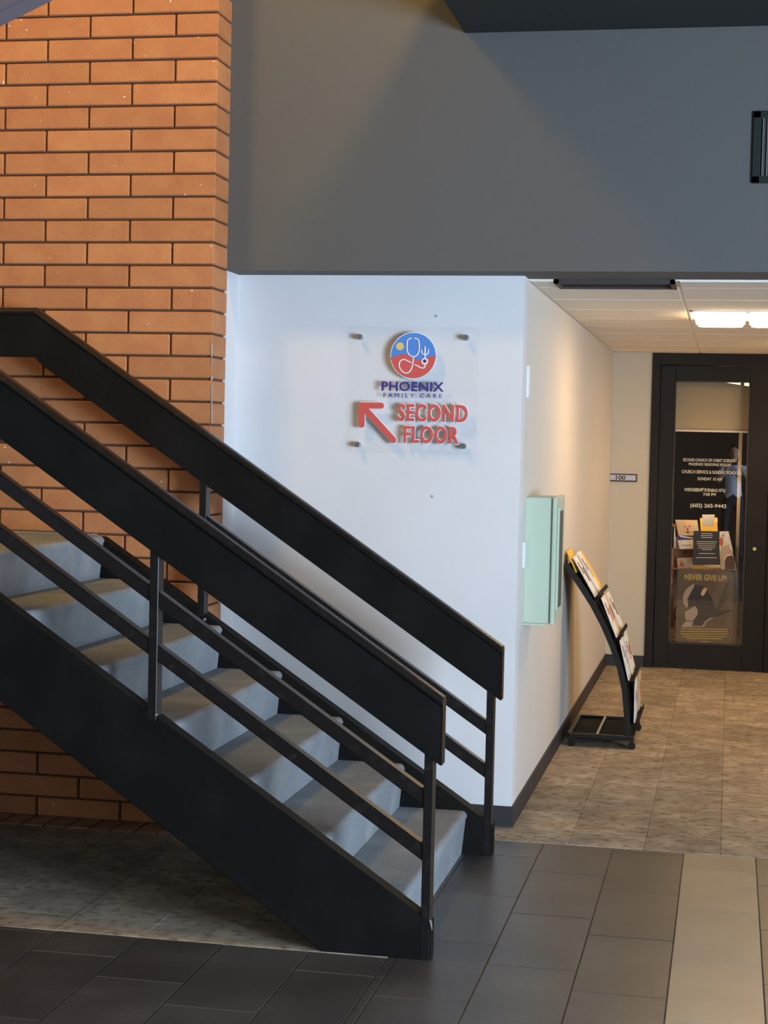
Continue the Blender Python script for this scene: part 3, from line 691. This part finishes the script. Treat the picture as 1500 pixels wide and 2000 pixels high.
sheet('leaflet', [(1322, 1090), (1352, 1089), (1354, 1109), (1324, 1110)], YL, 'paper_tan', 'tan card with a red cone shape, lower left behind the door glass', 'card', G, prints=(('printed_cone', [(1331, 1094), (1337, 1106), (1326, 1107)], 'inkred'),))
sheet('leaflet', [(1352, 1104), (1408, 1103), (1408, 1110), (1352, 1111)], YL + 0.004, 'paper_y', 'strip of a yellow and white leaflet showing under the black notice', 'leaflet', G, prints=(('white_edge', [(1376, 1104.5), (1408, 1104), (1408, 1106.5), (1376, 1107)], 'paper'),))
# black notice on the glass
YN = YD + 0.024
nt_ = sheet('notice', [(1354.5, 1037), (1405.5, 1038), (1405, 1102), (1353.5, 1101)], YN, 'signblack', 'small black notice with rows of pale print taped inside the door glass', 'notice', th=0.002)
for (xa, xb_, y) in ((1370, 1391, 1042), (1369, 1392, 1046), (1370, 1391, 1050), (1361, 1400, 1058), (1361, 1398, 1062), (1363, 1398, 1066), (1364, 1396, 1070), (1371, 1391, 1073.5), (1365, 1397, 1081), (1360, 1400, 1089)):
    MB().prism(PX([(xa, y - 0.7), (xb_, y - 0.4), (xb_, y + 0.9), (xa, y + 0.6)], YN), YN - 0.001, YN, 'y').build('print_line', 'letter', nt_)
# poster NEVER GIVE UP!
YQ = YD + 0.030
po = sheet('poster', [(1323, 1111), (1434, 1117), (1431, 1258), (1319, 1254)], YQ, 'posterbg', 'tan poster headed NEVER GIVE UP! low behind the door glass', 'poster', th=0.002)
def Q(cx, cy): return (1290 + cx * 170 / 1500, 1080 + cy * 200 / 1765)
def pshape(nm, pts, m, d=0.001): MB().prism([pt(*Q(*p), YQ) for p in pts], YQ - d, YQ, 'y').build(nm, m, po)
pshape('printed_cap', [(590, 530), (520, 560), (430, 640), (385, 760), (400, 880), (450, 950), (480, 900), (460, 800), (520, 680), (580, 580)], 'posterlight', 0.0016)
pshape('printed_figure', [(590, 545), (720, 560), (800, 640), (880, 760), (930, 900), (960, 1000), (1220, 975), (1220, 1005), (960, 1110), (860, 1110), (760, 1180), (720, 1250), (600, 1245), (560, 1180), (640, 1000), (600, 910), (470, 930), (480, 780), (530, 660)], 'posterdark')
pshape('printed_hand', [(700, 680), (740, 610), (800, 600), (790, 660), (740, 740), (700, 730)], 'skinprint', 0.0018)
pshape('printed_sleeve', [(420, 1020), (600, 910), (640, 980), (640, 1060), (560, 1170), (440, 1160), (420, 1090)], 'posterlight', 0.0016)
pshape('printed_sleeve', [(430, 1180), (560, 1180), (540, 1270), (360, 1275)], 'posterlight', 0.0016)
pshape('printed_line', [(720, 1260), (770, 1180), (860, 1120), (930, 1120), (880, 1135), (790, 1190), (750, 1270), (360, 1285), (360, 1270)], 'posterlight', 0.0020)
pshape('printed_branch', [(960, 1000), (1130, 560), (1180, 480), (1190, 500), (1140, 600), (990, 1000)], 'posterdark', 0.0013)
pshape('printed_branch', [(985, 985), (1060, 880), (1140, 700), (1155, 710), (1080, 890), (1000, 1000)], 'posterdark', 0.0014)
for (xa, xb_, y) in ((350, 1160, 1312), (340, 1165, 1352), (350, 1180, 1395), (380, 1150, 1438), (450, 1060, 1475), (700, 850, 1530)):
    pshape('print_line', [(xa, y - 9), (xb_, y - 4), (xb_, y + 10), (xa, y + 6)], 'posterolive')
pa = pt(*Q(415, 425), YQ); pb = pt(*Q(1145, 425), YQ); pc = pt(*Q(780, 372), YQ); pd = pt(*Q(780, 475), YQ)
text('lettering', 'NEVER GIVE UP!', pa[0], pb[0], pd[1], pc[1], YQ, 'posterolive', po, 0.0012, 0.03)

# --- leaning literature rack -----------------------------------------
YR0, YR1 = 9.78, 10.46
prof = [(-0.500, 0.055), (-0.510, 0.18), (-0.528, 0.34), (-0.560, 0.47), (-0.605, 0.59), (-0.655, 0.70), (-0.722, 0.82), (-0.800, 0.935), (-0.885, 1.045)]
# keep clear of the wall
prof = [(min(max(x, -0.885), 0), z) for x, z in prof]
def pz(z):
    for (xa, za), (xb_, zb_) in zip(prof, prof[1:]):
        if za <= z <= zb_: t = (z - za) / (zb_ - za); return xa + t * (xb_ - xa)
    return prof[-1][0]
def nrm(z):
    d = Vector((pz(min(z + .02, 1.044)) - pz(z - .02), min(z + .02, 1.044) - (z - .02))).normalized(); return Vector((d.y, -d.x))
rk = empty('literature_rack', (-0.62, 10.12, 0), 'black curved wheeled leaflet rack leaning towards the hall wall', 'rack')
for y in (YR0, YR1):
    out = [(x, z) for x, z in prof]
    back = [(x - 0.032 * nrm(max(z, .08)).x, z - 0.032 * nrm(max(z, .08)).y) for x, z in prof]
    back = [(max(a, -0.905), b) for a, b in back]
    MB().prism(out + back[::-1], y - 0.009, y + 0.009, 'y', 0.002).build('side_rail', 'blackrail', rk)
    MB().box(-0.850, -0.485, y - 0.014, y + 0.014, 0.052, 0.078, 0.003).build('base_bar', 'blackrail', rk)
    for x in (-0.835, -0.495):
        MB().cyl((x, y, 0.022), (0, 1, 0), 0.021, 0.022, 16, bev=.003).box(x - 0.010, x + 0.010, y - 0.016, y + 0.016, 0.030, 0.056, .002).build('caster', 'blackrail', rk)
MB().box(-0.862, -0.836, YR0, YR1, 0.052, 0.078, 0.003).build('base_bar', 'blackrail', rk)
MB().box(-0.836, -0.49, YR0 + .014, YR1 - .014, 0.055, 0.064, 0.002).build('base_shelf', 'black', rk)
MB().box(-0.70, -0.685, YR0, YR1, 0.066, 0.078, 0.002).build('cross_bar', 'steel', rk)
tiers = [1.035, 0.825, 0.60, 0.365, 0.13]
for i in range(4):
    zt, zb_ = tiers[i], tiers[i + 1]; n0 = nrm(zb_ + 0.02)
    x0, z0 = pz(zb_ + .01), zb_ + 0.01
    bk = [(pz(zb_ + (zt - zb_) * q / 5), zb_ + (zt - zb_) * q / 5) for q in range(6)]
    MB().prism(bk + [(a - 0.006, b - 0.002) for a, b in bk][::-1], YR0 + .009, YR1 - .009, 'y').build('pocket_back', 'black', rk)
    lip = [(x0, z0), (x0 + n0.x * .045, z0 + n0.y * .045), (x0 + n0.x * .045 - n0.y * .022, z0 + n0.y * .045 + n0.x * .022), (x0 + n0.x * .041 - n0.y * .022, z0 + n0.y * .041 + n0.x * .022), (x0 + n0.x * .041, z0 + n0.y * .041 + 0.005), (x0, z0 + 0.006)]
    MB().prism(lip, YR0 + .009, YR1 - .009, 'y').build('pocket_lip', 'black', rk)
cols = ['front', 'middle', 'back']; tn = ['top', 'second', 'third', 'bottom']
k = 0
for i in range(4):
    zt, zb_ = tiers[i], tiers[i + 1]; n0 = nrm((zb_ + zt) / 2); t0 = Vector((-n0.y, n0.x))
    for j in range(3):
        y0 = YR0 + 0.022 + j * 0.218 + random.uniform(-.006, .006); wd = 0.195
        base = Vector((pz(zb_ + .018), zb_ + .018)) + n0 * (0.012 + 0.007 * ((j + i) % 2)); L = (zt - zb_) / max(.5, t0.y) * (random.uniform(1.0, 1.06) if i == 0 else random.uniform(0.90, 0.94))
        lean = random.uniform(0.05, 0.12)
        d = (t0 + n0 * lean).normalized(); nn = Vector((d.y, -d.x)); th = 0.007
        p0 = base; p1 = base + d * L; p2 = p1 + nn * th; p3 = p0 + nn * th
        isy = (i == 0 and j == 2)
        mm = 'paper_y' if isy else random.choice(['paper', 'paper', 'paper', 'paper_tan' if i else 'paper'])
        if isy: pass
        o = MB().prism([tuple(p0), tuple(p1), tuple(p2), tuple(p3)], y0, y0 + wd, 'y').build('magazine', mm, origin=(p0.x, y0 + wd / 2, p0.y))
        tone = {'paper': 'white', 'paper_tan': 'tan', 'paper_y': 'amber yellow'}[mm]
        tag(o, '%s magazine in the %s pocket of the leaflet rack, %s column' % (tone, tn[i], {'front': 'nearest', 'middle': 'middle', 'back': 'farthest'}[cols[j]]), 'magazine', 'magazines in the wheeled rack')
        if not isy:
            for (ca, cb_, da, db, im) in ((0.15, 0.35, 0.55, 0.85, 'ink'), (0.55, 0.85, 0.35, 0.7, random.choice(['ink', 'inkred', 'anchor']))):
                q0 = p3 + d * L * da; q1 = p3 + d * L * db
                MB().prism([tuple(q0), tuple(q1), tuple(q1 + nn * .001), tuple(q0 + nn * .001)], y0 + wd * ca, y0 + wd * cb_, 'y').build('printed_block', im, o)
# amber card standing at the very top
p = Vector((-0.880, 1.035))
o = MB().prism([(-0.838, 0.985), (-0.895, 1.105), (-0.889, 1.108), (-0.832, 0.988)], YR0 + 0.03, YR0 + 0.30, 'y').build('leaflet', 'paper_y', origin=(-0.84, YR0 + .15, 0.985))
tag(o, 'amber yellow leaflet sticking up at the top of the rack by the wall', 'leaflet')

# --- the photographer, standing behind the camera, mirrored in the door glass
def person(x, y):
    p = empty('person', (x, y, 0), 'person in pale blue shirt and dark trousers holding up a phone, mirrored in glass', 'person')
    J = {'pelvis': (0, 0, .95, .125), 'waist': (0, 0, 1.10, .120), 'chest': (0, 0, 1.32, .145), 'neckb': (0, 0, 1.47, .075), 'neck': (0, .015, 1.53, .052),
         'shL': (-.18, 0, 1.43, .062), 'elL': (-.24, .10, 1.19, .042), 'wrL': (-.10, .19, 1.42, .028), 'hdL': (-.075, .20, 1.47, .030),
         'shR': (.18, 0, 1.43, .062), 'elR': (.25, .10, 1.19, .042), 'wrR': (.11, .19, 1.42, .028), 'hdR': (.08, .20, 1.47, .030),
         'hipL': (-.095, 0, .88, .090), 'knL': (-.12, .02, .49, .058), 'anL': (-.13, -.01, .09, .042), 'toL': (-.14, .13, .045, .038),
         'hipR': (.095, 0, .88, .090), 'knR': (.12, .02, .49, .058), 'anR': (.13, -.01, .09, .042), 'toR': (.14, .13, .045, .038)}
    E = [('pelvis', 'waist'), ('waist', 'chest'), ('chest', 'neckb'), ('neckb', 'neck'), ('chest', 'shL'), ('shL', 'elL'), ('elL', 'wrL'), ('wrL', 'hdL'), ('chest', 'shR'), ('shR', 'elR'), ('elR', 'wrR'), ('wrR', 'hdR'),
         ('pelvis', 'hipL'), ('hipL', 'knL'), ('knL', 'anL'), ('anL', 'toL'), ('pelvis', 'hipR'), ('hipR', 'knR'), ('knR', 'anR'), ('anR', 'toR')]
    def skin(names, edges, nm, ms, root):
        idx = {n: i for i, n in enumerate(names)}
        me = bpy.data.meshes.new(nm); me.from_pydata([J[n][:3] for n in names], [(idx[a], idx[b]) for a, b in edges], [])
        o = bpy.data.objects.new(nm, me); COL.objects.link(o)
        md = o.modifiers.new('s', 'SKIN'); sv = me.skin_vertices
        if not sv: 
            bpy.context.view_layer.update()
        for n in names: me.skin_vertices[0].data[idx[n]].radius = (J[n][3], J[n][3] * (0.8 if n in ('pelvis', 'waist', 'chest') else 1))
        me.skin_vertices[0].data[idx[root]].use_root = True
        o.modifiers.new('u', 'SUBSURF').levels = 1; md.use_smooth_shade = True
        bpy.context.view_layer.update()
        m2 = bpy.data.meshes.new_from_object(o.evaluated_get(bpy.context.evaluated_depsgraph_get())); m2.name = nm
        bpy.data.objects.remove(o); m2.materials.clear()
        for q in ms: m2.materials.append(M[q])
        for f in m2.polygons: f.use_smooth = True
        q = bpy.data.objects.new(nm, m2); COL.objects.link(q); q.parent = p; return q
    body = skin(list(J), E, 'body', ['skin', 'shirt', 'trousers', 'shoe'], 'pelvis')
    for f in body.data.polygons:
        c = f.center
        if c.z < 0.085: f.material_index = 3
        elif c.z < 0.98: f.material_index = 2
        elif abs(c.x) > 0.215 and c.z < 1.30 or c.y > 0.115: f.material_index = 0
        elif c.z < 1.475: f.material_index = 1
        else: f.material_index = 0
    hb = MB(); hb.ball((x, y + .02, 1.655), 0.10, (0.78, 0.95, 1.18), 20).ball((x, y + .118, 1.645), 0.016, (0.8, 1.1, 1.5), 8)
    for s_ in (-1, 1): hb.ball((x + s_ * .080, y + .02, 1.65), 0.022, (0.4, 0.8, 1.3), 8)
    hb.build('head', 'skin', p, smooth=True)
    for s_ in (-1, 1): MB().ball((x + s_ * .030, y + .103, 1.668), 0.011, n=8).build('eye', 'ink', p)
    MB().ball((x, y + .108, 1.605), 0.014, (1.6, 0.5, 0.4), 8).build('mouth', 'inkred', p)
    MB().ball((x, y + .000, 1.690), 0.104, (0.83, 0.92, 1.02), 16).build('hair', 'hair', p, smooth=True)
    for s_ in (-1, 1):
        bx, by, bz = x + s_ * .078, y + .205, 1.475
        for q in range(4):
            MB().tube([(bx, by + .006, bz + q * .018), (bx - s_ * .012, by + .034, bz + .008 + q * .019), (bx - s_ * .030, by + .040, bz + .010 + q * .018), (bx - s_ * .040, by + .030, bz + .010 + q * .017)], 0.0085 - 0.0006 * q, 7).build('finger', 'skin', p, smooth=True)
        MB().tube([(bx, by, bz), (bx - s_ * .022, by - .006, bz + .018), (bx - s_ * .040, by - .004, bz + .032)], 0.010, 7).build('thumb', 'skin', p, smooth=True)
    return p
PXX, PYY = 0.06, -0.40
person(PXX, PYY)
ph = MB().box(PXX - .075, PXX + .075, PYY + .205, PYY + .214, 1.470, 1.548, .003).build('phone', 'shoe', origin=(PXX, PYY + .21, 1.47))
tag(ph, 'dark phone held up in both hands by the person mirrored in the glass', 'phone')
